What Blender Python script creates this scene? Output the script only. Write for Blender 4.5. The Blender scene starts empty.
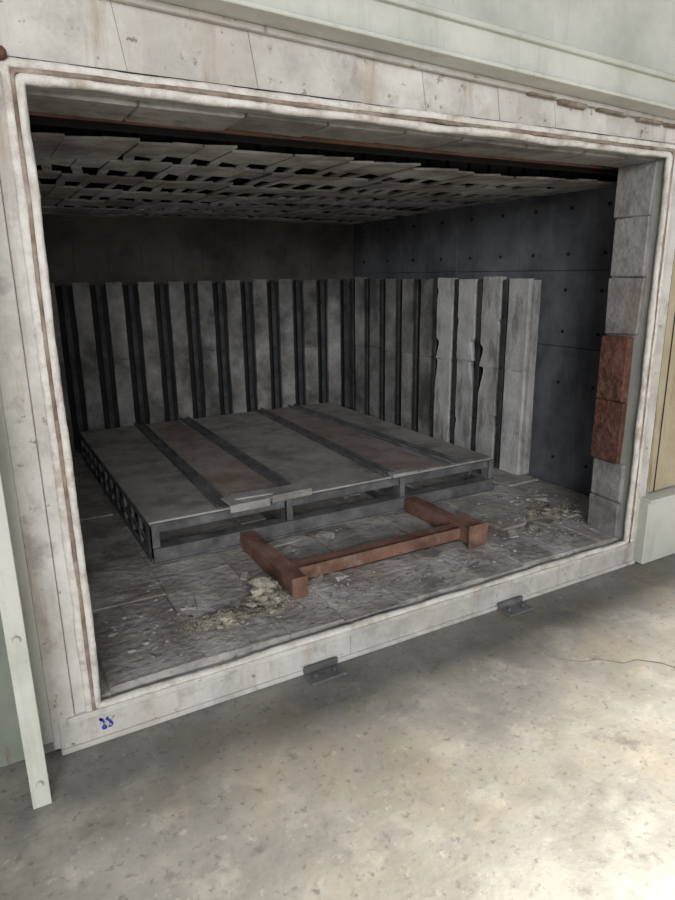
import bpy, bmesh, math, random
from mathutils import Vector, Matrix, noise
random.seed(7)
S = bpy.context.scene

# ------------------------------------------------------------ materials
def surf(name, cols, scale=4.0, rough=0.85, metal=0.0, bump=0.25, bscale=40.0,
         stains=(), stretch=(1,1,1), island=0.0, spec=0.3, lo=0.32, hi=0.68):
    m = bpy.data.materials.new(name); m.use_nodes = True
    nt = m.node_tree; N = nt.nodes; L = nt.links
    b = N['Principled BSDF']
    b.inputs['Roughness'].default_value = rough
    b.inputs['Metallic'].default_value = metal
    b.inputs['Specular IOR Level'].default_value = spec
    tc = N.new('ShaderNodeTexCoord')
    mp = N.new('ShaderNodeMapping'); mp.inputs['Scale'].default_value = stretch
    L.new(tc.outputs['Object'], mp.inputs['Vector'])
    n1 = N.new('ShaderNodeTexNoise'); n1.inputs['Scale'].default_value = scale
    n1.inputs['Detail'].default_value = 9; n1.inputs['Roughness'].default_value = 0.68
    L.new(mp.outputs[0], n1.inputs['Vector'])
    cr = N.new('ShaderNodeValToRGB'); e = cr.color_ramp.elements
    k = len(cols)
    while len(e) < k: e.new(0.5)
    for i, c in enumerate(cols):
        e[i].position = lo + (hi-lo)*i/max(1, k-1); e[i].color = (*c, 1)
    L.new(n1.outputs['Fac'], cr.inputs['Fac'])
    col = cr.outputs['Color']
    for (sc, sscale, a, bb, sstr, amt) in stains:
        mp2 = N.new('ShaderNodeMapping'); mp2.inputs['Scale'].default_value = sstr
        mp2.inputs['Location'].default_value = (random.uniform(0,9), random.uniform(0,9), random.uniform(0,9))
        L.new(tc.outputs['Object'], mp2.inputs['Vector'])
        n2 = N.new('ShaderNodeTexNoise'); n2.inputs['Scale'].default_value = sscale
        n2.inputs['Detail'].default_value = 7; n2.inputs['Roughness'].default_value = 0.65
        L.new(mp2.outputs[0], n2.inputs['Vector'])
        mr = N.new('ShaderNodeMapRange'); mr.inputs[1].default_value = a; mr.inputs[2].default_value = bb
        mr.inputs[4].default_value = amt
        L.new(n2.outputs['Fac'], mr.inputs[0])
        mx = N.new('ShaderNodeMix'); mx.data_type = 'RGBA'
        L.new(mr.outputs[0], mx.inputs[0]); L.new(col, mx.inputs[6])
        mx.inputs[7].default_value = (*sc, 1)
        col = mx.outputs[2]
    if island > 0:
        g = N.new('ShaderNodeNewGeometry')
        mr = N.new('ShaderNodeMapRange'); mr.inputs[3].default_value = 1-island; mr.inputs[4].default_value = 1+island*0.6
        L.new(g.outputs['Random Per Island'], mr.inputs[0])
        hs = N.new('ShaderNodeHueSaturation'); L.new(mr.outputs[0], hs.inputs['Value']); L.new(col, hs.inputs['Color'])
        col = hs.outputs['Color']
    L.new(col, b.inputs['Base Color'])
    if bump > 0:
        n3 = N.new('ShaderNodeTexNoise'); n3.inputs['Scale'].default_value = bscale
        n3.inputs['Detail'].default_value = 6
        L.new(tc.outputs['Object'], n3.inputs['Vector'])
        ad = N.new('ShaderNodeMath'); ad.operation = 'ADD'
        L.new(n3.outputs['Fac'], ad.inputs[0]); L.new(n1.outputs['Fac'], ad.inputs[1])
        bp = N.new('ShaderNodeBump'); bp.inputs['Strength'].default_value = bump; bp.inputs['Distance'].default_value = 0.02
        L.new(ad.outputs[0], bp.inputs['Height']); L.new(bp.outputs[0], b.inputs['Normal'])
    return m

U = (1,1,1); V = (3,3,0.35)
RUST = (0.16,0.065,0.035)
M_white = surf('painted_refractory', [(0.36,0.35,0.33),(0.53,0.52,0.50),(0.64,0.63,0.61)], 3.5,
     stains=[((0.30,0.22,0.15),4,0.55,0.70,V,0.6),((0.19,0.18,0.17),9,0.56,0.72,U,0.6),((0.40,0.36,0.31),2,0.48,0.66,U,0.6),((0.12,0.085,0.06),22,0.63,0.69,U,0.7),((0.12,0.10,0.08),3,0.66,0.72,(5,5,.3),0.6)], island=0.08)
M_jamb = surf('sooty_jamb_brick', [(0.14,0.137,0.134),(0.26,0.256,0.252),(0.36,0.355,0.35)], 4,
     stains=[((0.20,0.13,0.09),4,0.54,0.70,(2,2,.6),0.65),((0.10,0.095,0.09),7,0.54,0.70,U,0.7)], island=0.18, bump=.35)
M_rope = surf('ceramic_fibre_rope', [(0.43,0.40,0.36),(0.61,0.59,0.56),(0.71,0.70,0.68)], 14, bump=0.3, bscale=60,
     stains=[((0.28,0.19,0.13),6,0.54,0.69,U,0.7)])
M_ropebrown = surf('burnt_fibre_gasket', [(0.11,0.08,0.06),(0.24,0.19,0.155),(0.40,0.35,0.31)], 10, bump=0.4)
M_green = surf('pale_green_paint', [(0.42,0.435,0.39),(0.52,0.532,0.485),(0.59,0.598,0.555)], 2.5, rough=0.6, bump=0.08,
     stains=[(RUST,7,0.68,0.74,V,0.7),((0.30,0.31,0.27),5,0.55,0.8,V,0.6)], island=0.05)
M_greenD = surf('grey_green_paint', [(0.15,0.17,0.145),(0.22,0.24,0.205)], 3, rough=0.6, bump=0.08,
     stains=[(RUST,8,0.64,0.72,V,0.8)])
M_yellow = surf('yellowed_board', [(0.34,0.29,0.19),(0.46,0.41,0.30)], 3, stains=[((0.15,0.1,0.06),5,0.55,0.7,V,0.8)])
M_fin = surf('aged_fibre_panel', [(0.155,0.153,0.15),(0.275,0.272,0.266),(0.40,0.397,0.387)], 4, bump=0.3,
     stains=[((0.045,0.044,0.043),1.5,0.42,0.60,(1.5,1.5,1.1),0.8),((0.23,0.20,0.165),6,0.58,0.72,U,0.5)], island=0.20)
M_finW = surf('pale_fibre_panel', [(0.34,0.34,0.34),(0.48,0.48,0.48),(0.58,0.58,0.58)], 5, bump=0.3,
     stains=[((0.15,0.14,0.13),4,0.52,0.66,(2,2,0.6),0.75)], island=0.18)
M_black = surf('roof_shade_black', [(0.010,0.010,0.010),(0.022,0.021,0.02)], 6, rough=0.95, bump=0)  # near-black colour paints in the shade of the roof void
M_dark = surf('sooty_steel', [(0.012,0.0125,0.014),(0.028,0.029,0.032)], 6, rough=0.85, metal=0.0)
M_bar = surf('scaled_steel_upright', [(0.022,0.023,0.026),(0.05,0.052,0.057),(0.09,0.09,0.09)], 6, rough=0.8, metal=0.0)
M_backwall = surf('sooty_brick', [(0.09,0.083,0.075),(0.155,0.143,0.13)], 2, stains=[((0.03,0.03,0.032),2,0.45,0.65,U,0.7)])
M_plate = surf('blue_grey_steel_plate', [(0.10,0.110,0.130),(0.16,0.172,0.195),(0.21,0.222,0.245)], 2.2, rough=0.8, metal=0.0, bump=0.15,
     stains=[((0.045,0.048,0.055),2,0.45,0.65,(1,1,0.6),0.7)], island=0.05)
M_tile = surf('hanging_roof_tile', [(0.27,0.265,0.262),(0.43,0.424,0.42),(0.55,0.544,0.54)], 6, island=0.26, bump=0.25,
     stains=[((0.15,0.115,0.095),2.0,0.48,0.62,U,0.7)])
M_rust = surf('red_oxide_steel', [(0.12,0.060,0.045),(0.205,0.110,0.082),(0.27,0.165,0.13)], 6, rough=0.85, bump=0.3,
     stains=[((0.33,0.27,0.23),8,0.56,0.72,U,0.6),((0.055,0.037,0.03),5,0.52,0.66,U,0.7)])
M_rustpink = surf('rusty_plate', [(0.20,0.155,0.14),(0.30,0.245,0.22),(0.38,0.34,0.32)], 4, bump=0.2,
     stains=[((0.35,0.34,0.33),4,0.48,0.66,U,0.9),((0.17,0.11,0.085),5,0.52,0.66,(1,.5,1),0.6)])
M_redbrick = surf('red_firebrick', [(0.06,0.03,0.022),(0.13,0.058,0.042),(0.20,0.11,0.085)], 14, bump=0.8, bscale=30, island=0.15)
M_deck = surf('dusty_steel_deck', [(0.22,0.214,0.208),(0.345,0.337,0.328),(0.45,0.441,0.43)], 4, rough=0.75, bump=0.2,
     stains=[((0.14,0.12,0.107),4,0.52,0.68,U,0.65),((0.51,0.50,0.487),9,0.57,0.7,U,0.55)], island=0.06)
M_steel = surf('weathered_grey_steel', [(0.065,0.067,0.071),(0.13,0.132,0.137),(0.215,0.215,0.215)], 7, rough=0.65, metal=0.05, bump=0.2,
     stains=[((0.12,0.08,0.06),6,0.56,0.70,U,0.65)], island=0.08)
M_slab = surf('refractory_floor_slab', [(0.22,0.203,0.19),(0.38,0.362,0.346),(0.53,0.516,0.50)], 5, bump=0.7, bscale=25,
     stains=[((0.22,0.145,0.11),2.2,0.54,0.69,U,0.55),((0.60,0.59,0.575),2.4,0.52,0.63,U,0.8),((0.09,0.08,0.072),3,0.55,0.68,U,0.65),((0.09,0.08,0.07),18,0.59,0.69,U,0.6)], island=0.16)
M_rub = surf('broken_refractory', [(0.24,0.22,0.20),(0.42,0.40,0.38)], 12, island=0.5, bump=0.5)
M_wool = surf('mineral_wool', [(0.24,0.22,0.17),(0.40,0.37,0.31),(0.52,0.495,0.43)], 18, island=0.4, bump=0.8, bscale=70)
M_conc = surf('worn_concrete', [(0.115,0.113,0.107),(0.185,0.18,0.168),(0.26,0.252,0.23)], 2.0, rough=0.55, bump=0.12, bscale=50, spec=0.4,
     stains=[((0.34,0.328,0.295),5,0.53,0.66,U,0.5),((0.22,0.185,0.13),2.0,0.50,0.66,U,0.5),((0.07,0.068,0.064),1.6,0.53,0.71,U,0.6),((0.06,0.057,0.052),34,0.57,0.67,U,0.6),((0.34,0.33,0.30),22,0.61,0.69,U,0.45),((0.06,0.057,0.052),6,0.62,0.70,U,0.6)])
M_blue = surf('blue_marker_paint', [(0.03,0.05,0.3),(0.05,0.08,0.4)], 10, bump=0)
M_crack = surf('crack_dirt', [(0.05,0.046,0.042),(0.08,0.075,0.068)], 20, bump=0)
M_outer = surf('furnace_outer_steel', [(0.26,0.27,0.25),(0.36,0.37,0.34)], 3)

# ------------------------------------------------------------ helpers
def empty(name, parent=None):
    o = bpy.data.objects.new(name, None); S.collection.objects.link(o); o.parent=parent; return o
def finish(name, bm, mats, parent=None, smooth=False, shear=0.0):
    if shear:
        for v in bm.verts: v.co.z += (2.9-v.co.x)*shear
    me = bpy.data.meshes.new(name); bm.normal_update(); bm.to_mesh(me); bm.free()
    o = bpy.data.objects.new(name, me); S.collection.objects.link(o)
    if not isinstance(mats, (list, tuple)): mats = [mats]
    for m in mats: me.materials.append(m)
    if smooth:
        for p in me.polygons: p.use_smooth = True
    if parent: o.parent = parent
    return o
def box(bm, x0,x1,y0,y1,z0,z1, mi=0, bev=0.0, jit=0.0, rot=None, seg=1):
    c = Vector(((x0+x1)/2,(y0+y1)/2,(z0+z1)/2)); h = Vector((abs(x1-x0)/2,abs(y1-y0)/2,abs(z1-z0)/2))
    r = bmesh.ops.create_cube(bm, size=2.0)
    vs = r['verts']
    for v in vs:
        p = Vector((v.co.x*h.x, v.co.y*h.y, v.co.z*h.z))
        p += Vector((random.uniform(-jit,jit),random.uniform(-jit,jit),random.uniform(-jit,jit)))
        if rot: p = rot @ p
        v.co = c + p
    fs = set(f for v in vs for f in v.link_faces)
    for f in fs: f.material_index = mi
    if bev > 0:
        es = list(set(e for v in vs for e in v.link_edges))
        bmesh.ops.bevel(bm, geom=es, offset=bev, segments=seg, affect='EDGES', clamp_overlap=True, material=mi)
def boxobj(name, b, mat, parent=None, bev=0.0, jit=0.0):
    bm = bmesh.new(); box(bm, *b, bev=bev, jit=jit); return finish(name, bm, mat, parent)
def cyl(bm, p, axis, r, h, n=10, mi=0):
    rr = bmesh.ops.create_cone(bm, cap_ends=True, segments=n, radius1=r, radius2=r*0.85, depth=h)
    q = Vector((0,0,1)).rotation_difference(Vector(axis)).to_matrix()
    for v in rr['verts']: v.co = q @ v.co + Vector(p)
    for f in set(f for v in rr['verts'] for f in v.link_faces): f.material_index = mi
def prism(bm, pts, z0, z1, mi=0):
    a=[bm.verts.new((p[0],p[1],z0)) for p in pts]; b=[bm.verts.new((p[0],p[1],z1)) for p in pts]
    n=len(pts); fs=[bm.faces.new(a[::-1]),bm.faces.new(b)]
    for i in range(n): fs.append(bm.faces.new((a[i],a[(i+1)%n],b[(i+1)%n],b[i])))
    for f in fs: f.material_index=mi

H = 1.62; D = 2.19
OX0,OX1,OZ0,OZ1 = 0.22,3.05,0.144,2.145
CX0,CX1,CY0,CY1,CZ1 = -0.28,3.52,0.25,3.75,2.50

# ------------------------------------------------------------ ground
bm = bmesh.new()
box(bm, -9,12,-12,9,-0.2,0.0)
finish('floor', bm, M_conc)
bm = bmesh.new()
pts = [(2.02,-.50),(2.10,-.57),(2.16,-.58),(2.23,-.66),(2.30,-.67),(2.37,-.74),(2.40,-.82),(2.46,-.90),(2.56,-.93),(2.66,-.99),(2.8,-1.02),(3.0,-1.10),(3.2,-1.10),(3.6,-1.2)]
prev=None
for i,(x,y) in enumerate(pts):
    w = 0.0006+.0018*min(1,i/6)
    a = bm.verts.new((x-w,y-w,0.0008)); b2 = bm.verts.new((x+w,y+w,0.0008))
    if prev: bm.faces.new((prev[0],a,b2,prev[1]))
    prev=(a,b2)
finish('floor_crack', bm, M_crack)

# ------------------------------------------------------------ chamber shell
bm = bmesh.new()
box(bm, CX0-.25, CX1+.25, 0.25, CY1+.25, 0.0, 0.135)
finish('floor_hearth', bm, M_backwall)
bm = bmesh.new(); box(bm, CX0-.25,CX1+.25,CY1,CY1+.25,0.135,CZ1)
for i in range(14):
    for j in range(3):
        x = CX0 + i*0.275 + (0.13 if j%2 else 0)
        if x+.27 > CX1: continue
        box(bm, x+.001,x+.274,CY1-.012,CY1,1.62+j*.27,1.62+j*.27+.269,bev=.002)
finish('wall_back', bm, M_backwall)
def sidewall(name, xs, sgn):
    bm = bmesh.new()
    x0,x1 = (xs, xs+.25) if sgn>0 else (xs-.25, xs)
    box(bm, x0,x1,CY0,CY1,0.135,CZ1)
    ys = [0.25,0.80,1.42,2.1,2.9,3.74]; zs=[0.14,1.12,1.62,2.14,2.5]
    for i in range(len(ys)-1):
        for j in range(len(zs)-1):
            a,b_ = (xs-.012, xs) if sgn>0 else (xs, xs+.012)
            box(bm, a,b_, ys[i]+.002,ys[i+1]-.002, zs[j]+.002, zs[j+1]-.002, bev=.002)
            for fy in (0.25,0.75):
                for fz in (0.2,0.75):
                    cyl(bm, (xs-.016*sgn, ys[i]+(ys[i+1]-ys[i])*fy, zs[j]+(zs[j+1]-zs[j])*fz), (-sgn,0,0), .012,.012, 8, 1)
    return finish(name, bm, [M_plate, M_dark])
sidewall('wall_right', CX1, 1)
sidewall('wall_left', CX0, -1)
boxobj('ceiling', (CX0-.25,CX1+.25,0.25,CY1+.25,CZ1,CZ1+.2), M_black)

# ------------------------------------------------------------ furnace front
front = empty('furnace_front_frame')
bm = bmesh.new()
box(bm, -0.02, OX0, 0.0,0.25, 0.0, OZ1)
box(bm, CX0-.25, -0.02, 0.03,0.25, 0.0, OZ1)
box(bm, OX1+.02, 3.24, 0.0,0.25,0.0,OZ1)
box(bm, 3.24, CX1+.25, 0.10,0.25,0.0,OZ1)
box(bm, CX0-.25, CX1+.25, 0.0,0.25,OZ1,2.9)
box(bm, OX0,OX1+.02,0.0,0.25,0.0,.118)
finish('structural_wall', bm, M_outer, front)
bm = bmesh.new()
zs=[0.14,0.35,0.575,0.925,1.28,1.58,1.88,2.145]
for i in range(len(zs)-1):
    red = i in (2,3)
    o = random.uniform(-.006,.006)
    box(bm, OX1-(.018 if red else 0)+o, OX1+.03, .045+(.03 if red else 0),.255, zs[i]+.002, zs[i+1]-.002, mi=1 if red else 0, bev=.006, jit=.008)
    box(bm, OX0-.03, OX0+o, .045,.255, zs[i]+.003, zs[i+1]-.003, bev=.006, jit=.004)
x = OX0
while x < OX1-.05:
    w = random.uniform(.28,.36); x2=min(OX1,x+w)
    box(bm, x+.002,x2-.002,.04,.27, OZ1-.012+random.uniform(-.004,.004), OZ1+.05, bev=.006, jit=.003)
    x = x2
finish('jamb_blocks', bm, [M_jamb, M_redbrick], front)
bm = bmesh.new()
box(bm, 0.05,0.128,-.03,0.0,0.02,2.24, bev=.003)
box(bm, 0.130,0.21,-.022,0.0,0.02,2.20, bev=.003)
box(bm, 3.06,3.19,-.018,0.0,0.02,2.20, bev=.003)
x=-.3
while x<3.7:
    w=random.uniform(.28,.55)
    r = bmesh.ops.create_cube(bm,size=1.0); dy=random.uniform(-.004,.004)
    for v in r['verts']:
        sx = x+.001 if v.co.x<0 else x+w-.001
        zz = 2.205 if v.co.z<0 else 2.72
        v.co = Vector((sx-(0.09 if v.co.z>0 else 0), -.018+dy if v.co.y<0 else .0, zz))
    x+=w
finish('face_boards', bm, M_white, front)
bm = bmesh.new()
xs=[.07,1.25,3.12]
for i in range(2):
    box(bm, xs[i]+.0005,xs[i+1]-.0005,-.035,.03,0.0,OZ0-.016, bev=.003, jit=.0015)
box(bm, .10,3.1,-.043,-.0,OZ0-.034,OZ0-.010,bev=.004)
box(bm, .07,3.12,-.048,-.03,.0,.02,bev=.004)
finish('sill_beam', bm, M_white, front)

def rope(name, off, rad, flat, mat, y, amp, seed, rough=1.0):
    bm = bmesh.new()
    x0,x1,z0,z1 = OX0-off,OX1+off,OZ0-off*.75,OZ1+off
    R=.014; P=[]
    def arc(cx,cz,a0):
        for k in range(5):
            a=a0+math.pi/2*k/4; P.append((cx+R*math.cos(a),cz+R*math.sin(a)))
    def line(a,b):
        n=int(math.dist(a,b)/.014)
        for k in range(1,n): P.append((a[0]+(b[0]-a[0])*k/n,a[1]+(b[1]-a[1])*k/n))
    arc(x1-R,z1-R,0); line((x1-R,z1),(x0+R,z1)); arc(x0+R,z1-R,math.pi/2); line((x0,z1-R),(x0,z0+R))
    arc(x0+R,z0+R,math.pi); line((x0+R,z0),(x1-R,z0)); arc(x1-R,z0+R,1.5*math.pi); line((x1,z0+R),(x1,z1-R))
    n=len(P); rings=[]
    for i,(px,pz) in enumerate(P):
        a=P[i-1]; b=P[(i+1)%n]; t=Vector((b[0]-a[0],0,b[1]-a[1])).normalized(); nn=Vector((t.z,0,-t.x))
        wob = noise.noise(Vector((px*3,seed,pz*3)))*amp
        ring=[]
        for k in range(10):
            th=2*math.pi*k/10
            rr = rad*(1+rough*(.3*noise.noise(Vector((px*6,th*.6+seed,pz*6)))+.12*noise.noise(Vector((px*24,th+seed,pz*24)))))
            p = Vector((px,y,pz)) + nn*(rr*math.cos(th)+wob) + Vector((0,-1,0))*rr*flat*math.sin(th)
            ring.append(bm.verts.new(p))
        rings.append(ring)
    for i in range(n):
        A=rings[i];B=rings[(i+1)%n]
        for k in range(10): bm.faces.new((A[k],A[(k+1)%10],B[(k+1)%10],B[k]))
    return finish(name,bm,mat,front,True)
rope('inner_fibre_rope', .009, .0145, 1.1, M_rope, -.018, .006, 1.0)
rope('burnt_gasket', .026, .008, 1.0, M_ropebrown, -.026, .004, 5.0)
rope('outer_fibre_rope', .043, .0135, .7, M_rope, -.024, .004, 9.0)
bm=bmesh.new(); box(bm,.10,.185,-.05,-.015,2.19,2.225,bev=.008,jit=.004); finish('red_corner_cap',bm,M_redbrick,front)
bm=bmesh.new()
box(bm,-.040,.015,-.255,-.243,.0,2.3,bev=.002); box(bm,-.040,-.030,-.243,.03,.06,2.3,bev=.002)
box(bm,.0,.05,-.035,0.0,.06,2.3,bev=.002)
for z in (.09,.6,1.2,1.8): cyl(bm,(-.012,-.262,z),(0,-1,0),.012,.012,6)
finish('left_green_angle_post',bm,M_green,front)
bm=bmesh.new(); box(bm,-1.6,-.03,.0,.03,.0,2.9,bev=.003); box(bm,-1.6,-.3,-.03,.0,.9,1.0,bev=.003); finish('left_green_panel',bm,M_greenD,front)
bm=bmesh.new()
box(bm,3.14,3.62,-.08,.12,.0,.37,bev=.006); box(bm,3.14,3.62,-.09,.05,.37,.39,bev=.003); box(bm,3.62,4.6,.0,.12,.0,2.9,bev=.003)
finish('right_green_post',bm,M_green,front)
bm=bmesh.new(); box(bm,3.20,3.62,-.01,.02,.40,2.2,bev=.003); finish('right_yellowed_board',bm,M_yellow,front)
bm=bmesh.new(); box(bm,3.191,3.199,-.012,.03,.40,2.2); box(bm,3.26,3.268,-.013,.0,.40,2.2); finish('right_dark_gap_strip',bm,M_dark,front)
SH=.040
bm=bmesh.new()
box(bm,-1.2,4.6,-.13,-.115,2.31,2.425,bev=.003)
box(bm,-1.2,4.6,-.15,.0,2.42,2.44,bev=.003)
box(bm,-1.2,4.6,-.15,.0,2.305,2.32,bev=.003)
finish('hood_channel_beam',bm,M_green,front,shear=SH)
bm=bmesh.new()
box(bm,-1.2,4.6,-.045,-.022,2.285,2.305,bev=.003)
finish('hood_sealing_strip',bm,M_white,front,shear=SH)
bm=bmesh.new()
xx=2.1
while xx<3.4:
    w=random.uniform(.08,.22)
    box(bm,xx,xx+w,-.047,-.022,2.274+random.uniform(-.006,.006),2.286,bev=.002,jit=.003); xx+=w+random.choice((0,.03,.08))
finish('stained_seal_edge',bm,M_ropebrown,front,shear=SH)
door = empty('raised_door', front)
bm=bmesh.new()
box(bm,-1.0,4.4,-.09,-.02,2.44,4.2,bev=.004)
finish('door_panel',bm,M_green,door,shear=SH)
bm=bmesh.new()
# diagonal stay angle on the raised door, visible at the upper right
for (w,dy0,dy1) in ((.035,-.105,-.095),(.006,-.13,-.105)):
    r=bmesh.ops.create_cube(bm,size=1.0)
    for v in r['verts']:
        t=0 if v.co.z<0 else 1
        v.co=Vector((3.05-.62*t+(w if v.co.x>0 else 0.0), dy0 if v.co.y<0 else dy1, 2.46+1.1*t))
finish('door_stay_angle',bm,M_greenD,door)
bm=bmesh.new()
box(bm,-1.2,4.6,-.50,-.12,2.95,3.9,bev=.01)  # unseen box added overhead to throw the shadow on the ground
finish('added_shadow_housing',bm,M_greenD,door)
bm=bmesh.new()
pr=None
for k in range(26):
    t=k/25; x=.205+.05*t+.006*math.sin(k*1.7); z=.07+.025*math.sin(t*15)*(1-.3*t)
    a=bm.verts.new((x-.003,-.0375,z-.003)); b_=bm.verts.new((x+.003,-.0375,z+.004))
    if pr: bm.faces.new((pr[0],pr[1],b_,a))
    pr=(a,b_)
finish('blue_marker_scribble',bm,M_blue,front)
def bracket(x,y):
    bm=bmesh.new()
    box(bm,x-.08,x+.08,y-.085,y,0.0,.012,bev=.002)
    box(bm,x-.08,x+.08,y-.010,y,0.012,.040,bev=.001)
    cyl(bm,(x-.045,y-.045,.018),(0,0,1),.010,.014,6); cyl(bm,(x+.045,y-.045,.018),(0,0,1),.010,.014,6)
    return finish('sill_floor_bracket',bm,M_steel)
bracket(1.09,-.050); bracket(2.16,-.050)

# ------------------------------------------------------------ panels on walls
def board(bm, o, u, n, w, z0, z1, th, tilt, mi, seed, rag, cont, tears=()):
    nx=4; nz=44 if tears else 12; A=[];B=[]
    for j in range(nz+1):
        ra=[];rb=[]
        z=z0+(z1-z0)*j/nz
        for i in range(nx+1):
            f=i/nx
            e = rag*noise.noise(Vector((cont*3.1,z*4,f*3)))*4 if i in(0,nx) else 0
            if tears and i in (0,nx): e += random.uniform(-.002,.002)
            for (tz,tw,td,side) in tears:
                if side==(1 if i==nx else 0) and i in (0,nx):
                    dzz=(z-tz)/tw
                    k=(1+dzz) if -1<dzz<0 else max(0,1-dzz*4) if dzz>=0 else 0
                    e += (-1 if side else 1)*td*k
            d = tilt*f + .010*noise.noise(Vector((cont,z*3,f*2)))*(rag/.004)
            p=o+u*(w*f+e)+n*d
            zt=z+(.006*noise.noise(Vector((seed,f*5,1))) if j in(0,nz) else 0)
            ra.append(bm.verts.new((p.x,p.y,zt))); q=p+n*th; rb.append(bm.verts.new((q.x,q.y,zt)))
        A.append(ra);B.append(rb)
    def F(*v):
        f=bm.faces.new(v); f.material_index=mi
    for j in range(nz):
        for i in range(nx):
            F(A[j][i],A[j+1][i],A[j+1][i+1],A[j][i+1]); F(B[j][i],B[j][i+1],B[j+1][i+1],B[j+1][i])
        F(A[j][0],B[j][0],B[j+1][0],A[j+1][0]); F(A[j][nx],A[j+1][nx],B[j+1][nx],B[j][nx])
    for i in range(nx):
        F(A[0][i],A[0][i+1],B[0][i+1],B[0][i]); F(A[nz][i],B[nz][i],B[nz][i+1],A[nz][i+1])
pan = empty('vertical_heating_panels')
def finrow(name, start, u, n, count, pitch, whiteness, frac, barpos):
    bm=bmesh.new()
    u=Vector(u);n=Vector(n);s=Vector(start)
    for i in range(count):
        o=s+u*(pitch*i)
        segs=[.16,.93+random.uniform(-.02,.02),1.575+random.uniform(-.012,.012)]
        wh=whiteness(i); mi = 1 if wh else 0
        for k in range(2):
            T=()
            if wh and i>0:
                T=[(random.uniform(segs[k]+.15,segs[k+1]-.05),random.uniform(.05,.10),random.uniform(.008,.02),random.choice((0,1)))]
                if k==0: T.append((segs[1]-.02,.20,.055 if i<3 else .03,i%2))
                else: T.append((segs[1]+.14,.13,.04,i%2))
            # the pale boards are thicker blocks standing proud of the row
            board(bm,o+n*(.05+random.uniform(0,.008)),u,n,pitch*(frac+(.13 if wh else 0)),segs[k]+.001,segs[k+1]-.001,.05 if wh else .03,.015 if wh else .03,mi,i*7+k+count, .0012, i*3.7+count+(k*.3 if wh else 0),T)
        if wh and i==0:   # double end block stepping out at the free end
            board(bm,o+n*.02+u*(-.035),u,n,.05,.17,1.56,.06,.0,1,91,.0012,4.4)
        c=o+u*(pitch*barpos)
        for (du,dn0,dn1) in ((.006,.03,.10),(.020,.090,.105)):
            a=c-u*du+n*dn0; b_=c+u*du+n*dn1
            box(bm,min(a.x,b_.x),max(a.x,b_.x),min(a.y,b_.y),max(a.y,b_.y),.16,1.565,mi=3 if du>.01 else 2,bev=.002)
        for z in (.5,.93,1.3):
            cyl(bm,tuple(c+n*.109+Vector((0,0,z))),tuple(n),.008,.010,6,2)
    a=s+n*.0; b_=s+u*(pitch*count-.05)+n*.03
    box(bm,min(a.x,b_.x),max(a.x,b_.x),min(a.y,b_.y),max(a.y,b_.y),.16,1.55,mi=2)
    return finish(name,bm,[M_fin,M_finW,M_dark,M_bar],pan)
finrow('back_panels',(-.02,CY1-.02,0),(1,0,0),(0,-1,0),13,.264,lambda i:False,.48,.74)
finrow('right_panels',(CX1-.035,1.17,0),(0,1,0),(-1,0,0),9,.272,lambda i:i<4,.50,.82)
finrow('left_panels',(CX0+.035,1.17,0),(0,1,0),(1,0,0),9,.272,lambda i:False,.50,.82)

# ------------------------------------------------------------ hanging roof: flat tiles with rows of open slots
roof=empty('slotted_furnace_roof')
bm=bmesh.new()
y0=.52; r=0
rowdef=[(.28,.16),(.26,.23),(.24,.22),(.32,.23),(.32,.20),(.36,.18),(.40,0)]
for (body,gap) in rowdef:
    x=CX0+.03
    while x<CX1-.06:
        w=random.uniform(.105,.145); x2=min(x+w,CX1-.03)
        z=2.10+.010*math.sin(x*1.9+r*.7)+random.uniform(-.005,.005)
        dy=random.uniform(-.02,.02); sk=random.uniform(-.055,.0)
        P=[(x+.001,y0+dy),(x2-.001,y0+dy+sk)]
        if gap>0:
            closed = noise.noise(Vector((x*1.3,y0*2,4)))>.42
            a=random.uniform(.0,.06)
            if closed: P+=[(x2-.002,y0+body+gap*.9),(x+.002,y0+body+gap*.92)]
            else:
                P+=[(x2-.001,y0+body+random.uniform(-.03,.03)),(x+.044,y0+body-.02),(x+.036+a,y0+body+gap-.005),(x+a*.8,y0+body+gap-.005)]
                P+=[(x+.001,y0+body)]
        else: P+=[(x2-.002,y0+body),(x+.002,y0+body)]
        prism(bm,P,z,z+.010)
        box(bm,x+.012,x2-.012,y0+.05,y0+body-.04,z+.011,2.22,mi=1)  # black block over each tile, painting the slots' shade
        x=x2
    y0+=body+gap; r+=1
finish('slotted_tiles',bm,[M_tile,M_black],roof)
bm=bmesh.new()
for i in range(7):
    y=.63+i*.5; box(bm,CX0+.02,CX1-.02,y-.02,y+.02,2.225,2.27,bev=.003)
finish('support_rails',bm,M_black,roof)  # rails coloured black so the void behind the slots stays dark
bm=bmesh.new(); box(bm,CX0+.02,CX1-.02,.42,.46,2.155,2.20,bev=.004); box(bm,CX0+.02,CX1-.02,.40,.50,2.20,2.21,bev=.003)
finish('rusty_front_girder',bm,M_rust,roof)
boxobj('cavity_shade_sheet',(CX0+.02,CX1-.02,.44,.48,2.135,2.45),M_black,roof)  # added black sheet, stands in for the dark cavity behind the lintel

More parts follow.
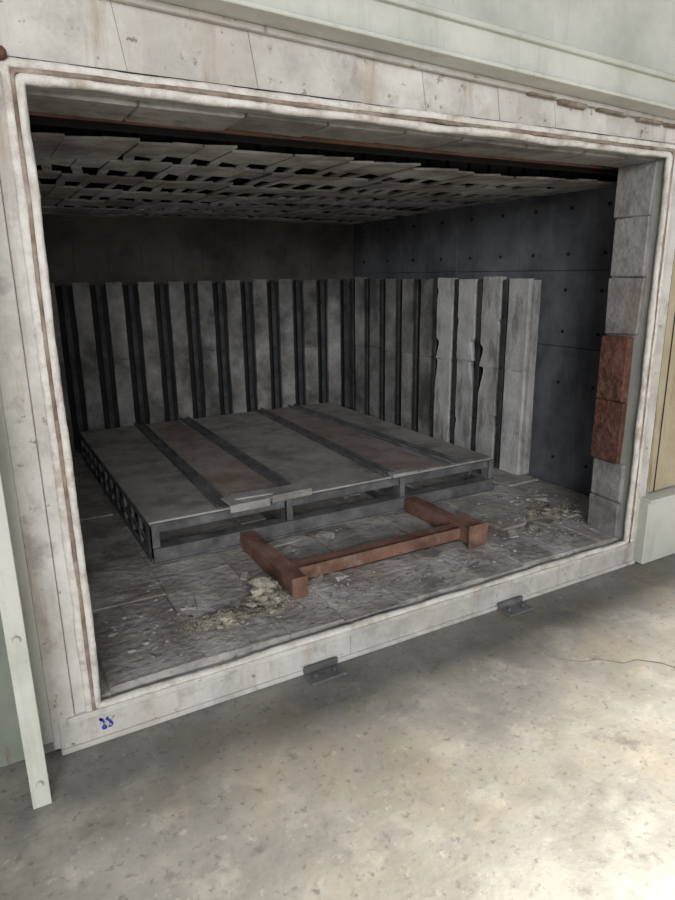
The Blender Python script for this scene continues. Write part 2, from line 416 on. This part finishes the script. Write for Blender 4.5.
# ------------------------------------------------------------ interior floor slabs
bm=bmesh.new()
box(bm,OX0-.012,OX1+.012,.032,.27,.1185,.141)
box(bm,CX0+.01,CX1-.02,.27,CY1-.03,.1185,.141)
x=CX0+.01; c=0
while x<CX1-.1:
    w=random.uniform(.22,.38); x2=min(x+w,CX1-.02); y=(.035 if (x>OX0-.1 and x2<OX1+.1) else .27)
    while y<CY1-.2:
        l=random.uniform(.35,1.0); y2=min(y+l,CY1-.03)
        dz=random.uniform(-.003,.014)
        xa=max(x,OX0) if y<.26 else x; xb=min(x2,OX1) if y<.26 else x2
        box(bm,xa-.003,xb+.001,y-.003,y2+.001,.12,.147+dz,bev=.006,jit=.006,
            rot=Matrix.Rotation(random.uniform(-.02,.02),3,'Z')@Matrix.Rotation(random.uniform(-.006,.006),3,'X'))
        y=y2
    x=x2
finish('hearth_refractory_slabs',bm,M_slab)
# ------------------------------------------------------------ steel pallet
pal=empty('steel_furnace_pallet')
PX0,PX1,PY0,PY1=.655,2.98,1.0,3.33; PB=.168; PT=.398
bm=bmesh.new()
box(bm,PX0,1.435,PY0,PY1,PT-.012,PT,bev=.002); box(bm,1.44,2.21,PY0,PY1,PT-.012,PT+.001,bev=.002); box(bm,2.215,PX1,PY0,PY1,PT-.012,PT,bev=.002)
finish('deck_plates',bm,M_deck,pal)
bm=bmesh.new()
box(bm,1.14,1.46,PY0+.01,PY1-.02,PT+.001,PT+.005); box(bm,2.24,2.56,PY0+.01,PY1-.02,PT+.001,PT+.005)
finish('rusty_wear_plates',bm,M_rustpink,pal)
bm=bmesh.new()
for (xa,xb) in ((1.06,1.13),(1.49,1.52),(2.14,2.22),(2.66,2.56)):
    cx=(xa+xb)/2; ang=math.atan2(xa-xb,PY1-PY0)
    R_=Matrix.Rotation(ang,3,'Z')
    box(bm,cx-.036,cx+.036,PY0-.0,PY1+.0,PT+.004,PT+.012,bev=.002,rot=R_)
    box(bm,cx-.036,cx-.029,PY0-.0,PY1+.0,PT+.012,PT+.030,bev=.002,rot=R_)
    box(bm,cx+.029,cx+.036,PY0-.0,PY1+.0,PT+.012,PT+.030,bev=.002,rot=R_)
finish('deck_channels',bm,M_steel,pal)
bm=bmesh.new()
RZ=Matrix.Rotation(.05,3,'Z')
box(bm,1.07,1.56,PY0-.07,PY0+.08,PT+.031,PT+.040,bev=.003,rot=RZ); box(bm,1.07,1.30,PY0-.08,PY0-.07,PT-.004,PT+.040,bev=.002)
box(bm,1.32,1.57,PY0-.06,PY0-.05,PT+.004,PT+.045,bev=.002,rot=RZ)
box(bm,1.12,1.34,PY0-.03,PY0+.06,PT+.041,PT+.052,bev=.003,rot=Matrix.Rotation(-.06,3,'Z'))
box(bm,2.14,2.32,PY0-.04,PY0+.03,PT+.002,PT+.025,bev=.003)
finish('loose_end_plates',bm,M_deck,pal)
bm=bmesh.new()
def C(x0,x1,y0,y1,z0,z1,mi=0): box(bm,x0,x1,y0,y1,z0,z1,bev=.002,mi=mi)
for y in (PY0,PY1-.012):
    C(PX0,PX1,y,y+.012,PT-.058,PT-.012)
C(PX0,PX1,PY1-.012,PY1,PB,PB+.085)
C(PX0,PX1,PY0-.012,PY0+.06,PT-.018,PT-.011)
C(PX0,PX1,PY0,PY0+.05,PT-.064,PT-.056)
for x in (PX0,PX1-.012):
    C(x,x+.012,PY0+.013,PY1-.013,PT-.045,PT-.013); C(x,x+.012,PY0+.013,PY1-.013,PB,PB+.045)
    C(x,x+.012,PY0+.013,PY1-.013,PB+.085,PB+.12)
    n=12
    for i in range(n):
        y=PY0+.02+(PY1-PY0-.09)*i/(n-1); C(x-.002,x+.014,y,y+.05,PB+.03,PT-.03)
for x in (PX0+.0,1.42,2.20,PX1-.05):
    for y in (PY0-.004,1.75,2.5,PY1-.06):
        C(x,x+.012,y,y+.06,PB+.03,PT-.02); C(x,x+.05,y,y+.010,PB+.03,PT-.02)
for x in (1.42,2.20):
    C(x,x+.012,PY0+.05,PY1-.02,PT-.07,PT-.013); C(x,x+.06,PY0+.02,PY1-.02,PB,PB+.01)
finish('under_frame',bm,M_steel,pal)
bm=bmesh.new()   # lower tier channel on the front, same steel as the upper rails
C(PX0+.01,PX1,PY0-.012,PY0,PB,PB+.085); C(PX0+.01,PX1,PY0-.024,PY0+.06,PB+.077,PB+.086); C(PX0+.01,PX1,PY0-.024,PY0+.06,PB,PB+.010)
finish('lower_tier_channel',bm,M_steel,pal)
# ------------------------------------------------------------ red oxide H frame
hf=empty('rusty_steel_support_frame')
bm=bmesh.new()
fz=.166
def C2(x0,x1,y0,y1,z0,z1): box(bm,x0,x1,y0,y1,z0,z1,bev=.002)
def tube_y(xc,y0,y1,w,h):
    C2(xc-w/2,xc+w/2,y0,y1,fz+h-.008,fz+h); C2(xc-w/2,xc-w/2+.008,y0,y1,fz,fz+h-.008); C2(xc+w/2-.008,xc+w/2,y0,y1,fz,fz+h-.008)
tube_y(1.17,.30,.965,.080,.090); tube_y(2.27,.34,.965,.080,.090)
C2(1.130,1.210,.292,.302,fz-.01,fz+.097)
C2(1.21,2.23,.43,.44,fz,fz+.080); C2(1.21,2.23,.43,.50,fz+.072,fz+.080); C2(1.21,2.23,.43,.50,fz,fz+.008)
C2(2.21,2.34,.325,.337,fz-.01,fz+.120); C2(2.31,2.32,.337,.52,fz,fz+.115); C2(1.215,1.225,.40,.52,fz,fz+.090)
finish('welded_beams',bm,M_rust,hf)

# ------------------------------------------------------------ debris
deb=empty('furnace_floor_debris')
def rock(bm,p,s,sub=1,flat=.5,mi=0):
    r=bmesh.ops.create_icosphere(bm,subdivisions=sub,radius=1)
    sd=random.uniform(0,99); R_=Matrix.Rotation(random.uniform(0,6.3),3,'Z')
    sc=Vector((random.uniform(.7,1.4),random.uniform(.6,1.1),flat*random.uniform(.6,1.2)))
    for v in r['verts']:
        d=1+.6*noise.noise(v.co*1.6+Vector((sd,0,0)))
        q=R_@Vector((v.co.x*sc.x,v.co.y*sc.y,v.co.z*sc.z))*d*s
        v.co=Vector(p)+q
    for f in set(f for v in r['verts'] for f in v.link_faces): f.material_index=mi
bm=bmesh.new()
def scatter(cx,cy,sx,sy,n,s0,s1):
    for _ in range(n):
        s=random.uniform(s0,s1)*random.random()**.7+.003
        x=random.gauss(cx,sx); y=random.gauss(cy,sy)
        if not(.3<x<3.3 and .10<y<.95): continue
        if y<.28 and not (OX0+.03<x<OX1-.03): continue
        rock(bm,(x,y,.155+s*.25),s)
scatter(.8,.35,.25,.12,120,.004,.014); scatter(1.6,.5,.6,.25,200,.003,.012); scatter(2.7,.55,.3,.2,280,.004,.016)
scatter(3.05,.7,.25,.2,220,.004,.020); scatter(.5,.6,.15,.3,110,.003,.014); scatter(1.6,.2,.7,.06,200,.003,.010)
for _ in range(22):   # broken plate fragments
    x=random.uniform(.4,3.2); y=random.uniform(.35,.90); s=random.uniform(.03,.07)
    box(bm,x-s,x+s,y-s*.6,y+s*.6,.158,.170,bev=.003,jit=s*.25,rot=Matrix.Rotation(random.uniform(0,3.1),3,'Z'))
finish('refractory_rubble',bm,M_rub,deb)
def tuft(name,cx,cy,w,d,h,n):
    bm=bmesh.new()
    for _ in range(n):
        a=random.uniform(0,6.28); r=random.random()**.6
        x=cx+w*r*math.cos(a); y=cy+d*r*math.sin(a); s=random.uniform(.018,.045)*(1.2-r*.6)
        rock(bm,(x,max(y,.17),.160+s*.2+h*(1-r)*random.random()),s,2,.45)
    for _ in range(n*12):
        a=random.uniform(0,6.28); r=random.random()**.5*1.15
        p=Vector((cx+w*r*math.cos(a),max(.17,cy+d*r*math.sin(a)),.165+h*max(0,1.1-r)*random.random()+.015*random.random()))
        v=Vector((random.uniform(-1,1),random.uniform(-1,1),random.uniform(-.25,.4)))*.03; t=Vector((-v.y,v.x,.01)).normalized()*.0014
        q=[bm.verts.new(p-t),bm.verts.new(p+t),bm.verts.new(p+v*.5+t+Vector((0,0,.005))),bm.verts.new(p+v*.5-t+Vector((0,0,.005)))]
        bm.faces.new(q); q2=[bm.verts.new(p+v+t*.5),bm.verts.new(p+v-t*.5)]; bm.faces.new((q[3],q[2],q2[0],q2[1]))
    return finish(name,bm,M_wool,deb)
tuft('mineral_wool_tuft',1.01,.32,.10,.09,.13,36)
tuft('mineral_wool_tuft',.76,.27,.15,.06,.03,22)
tuft('mineral_wool_tuft',2.95,.50,.20,.10,.03,24)

# ------------------------------------------------------------ lighting
def area(name,loc,tgt,sx,sy,power,col):
    l=bpy.data.lights.new(name,'AREA'); l.shape='RECTANGLE'; l.size=sx; l.size_y=sy; l.energy=power; l.color=col
    o=bpy.data.objects.new(name,l); S.collection.objects.link(o); o.location=loc
    o.rotation_euler=(Vector(tgt)-Vector(loc)).to_track_quat('-Z','Y').to_euler(); return o
area('overhead_bay_lamp',(4.5,-.30,6.5),(3.0,-1.8,0),1.4,.14,2400,(1.0,.935,.81))
area('workshop_daylight_window',(-2.2,-8.0,3.4),(1.8,1.5,.6),4.5,2.0,600,(1.0,.99,.97))
w=bpy.data.worlds.new('workshop_ambient'); S.world=w; w.use_nodes=True
w.node_tree.nodes['Background'].inputs[0].default_value=(.96,.97,1.0,1); w.node_tree.nodes['Background'].inputs[1].default_value=.37

# ------------------------------------------------------------ camera
cam=bpy.data.cameras.new('camera'); co=bpy.data.objects.new('camera',cam); S.collection.objects.link(co)
X=Vector((1206.5,192.5,-647)).normalized(); Z=-Vector((31.5,-2373,-647)).normalized(); Y=Z.cross(X).normalized(); Z=X.cross(Y)
m=Matrix(((X.x,X.y,X.z,0),(Y.x,Y.y,Y.z,-D),(Z.x,Z.y,Z.z,H),(0,0,0,1)))
co.matrix_world=m
cam.sensor_fit='HORIZONTAL'; cam.sensor_width=36; cam.lens=647/675*36; cam.clip_start=.05
S.camera=co
S.view_settings.view_transform='Standard'; S.view_settings.look='None'; S.view_settings.exposure=0.0
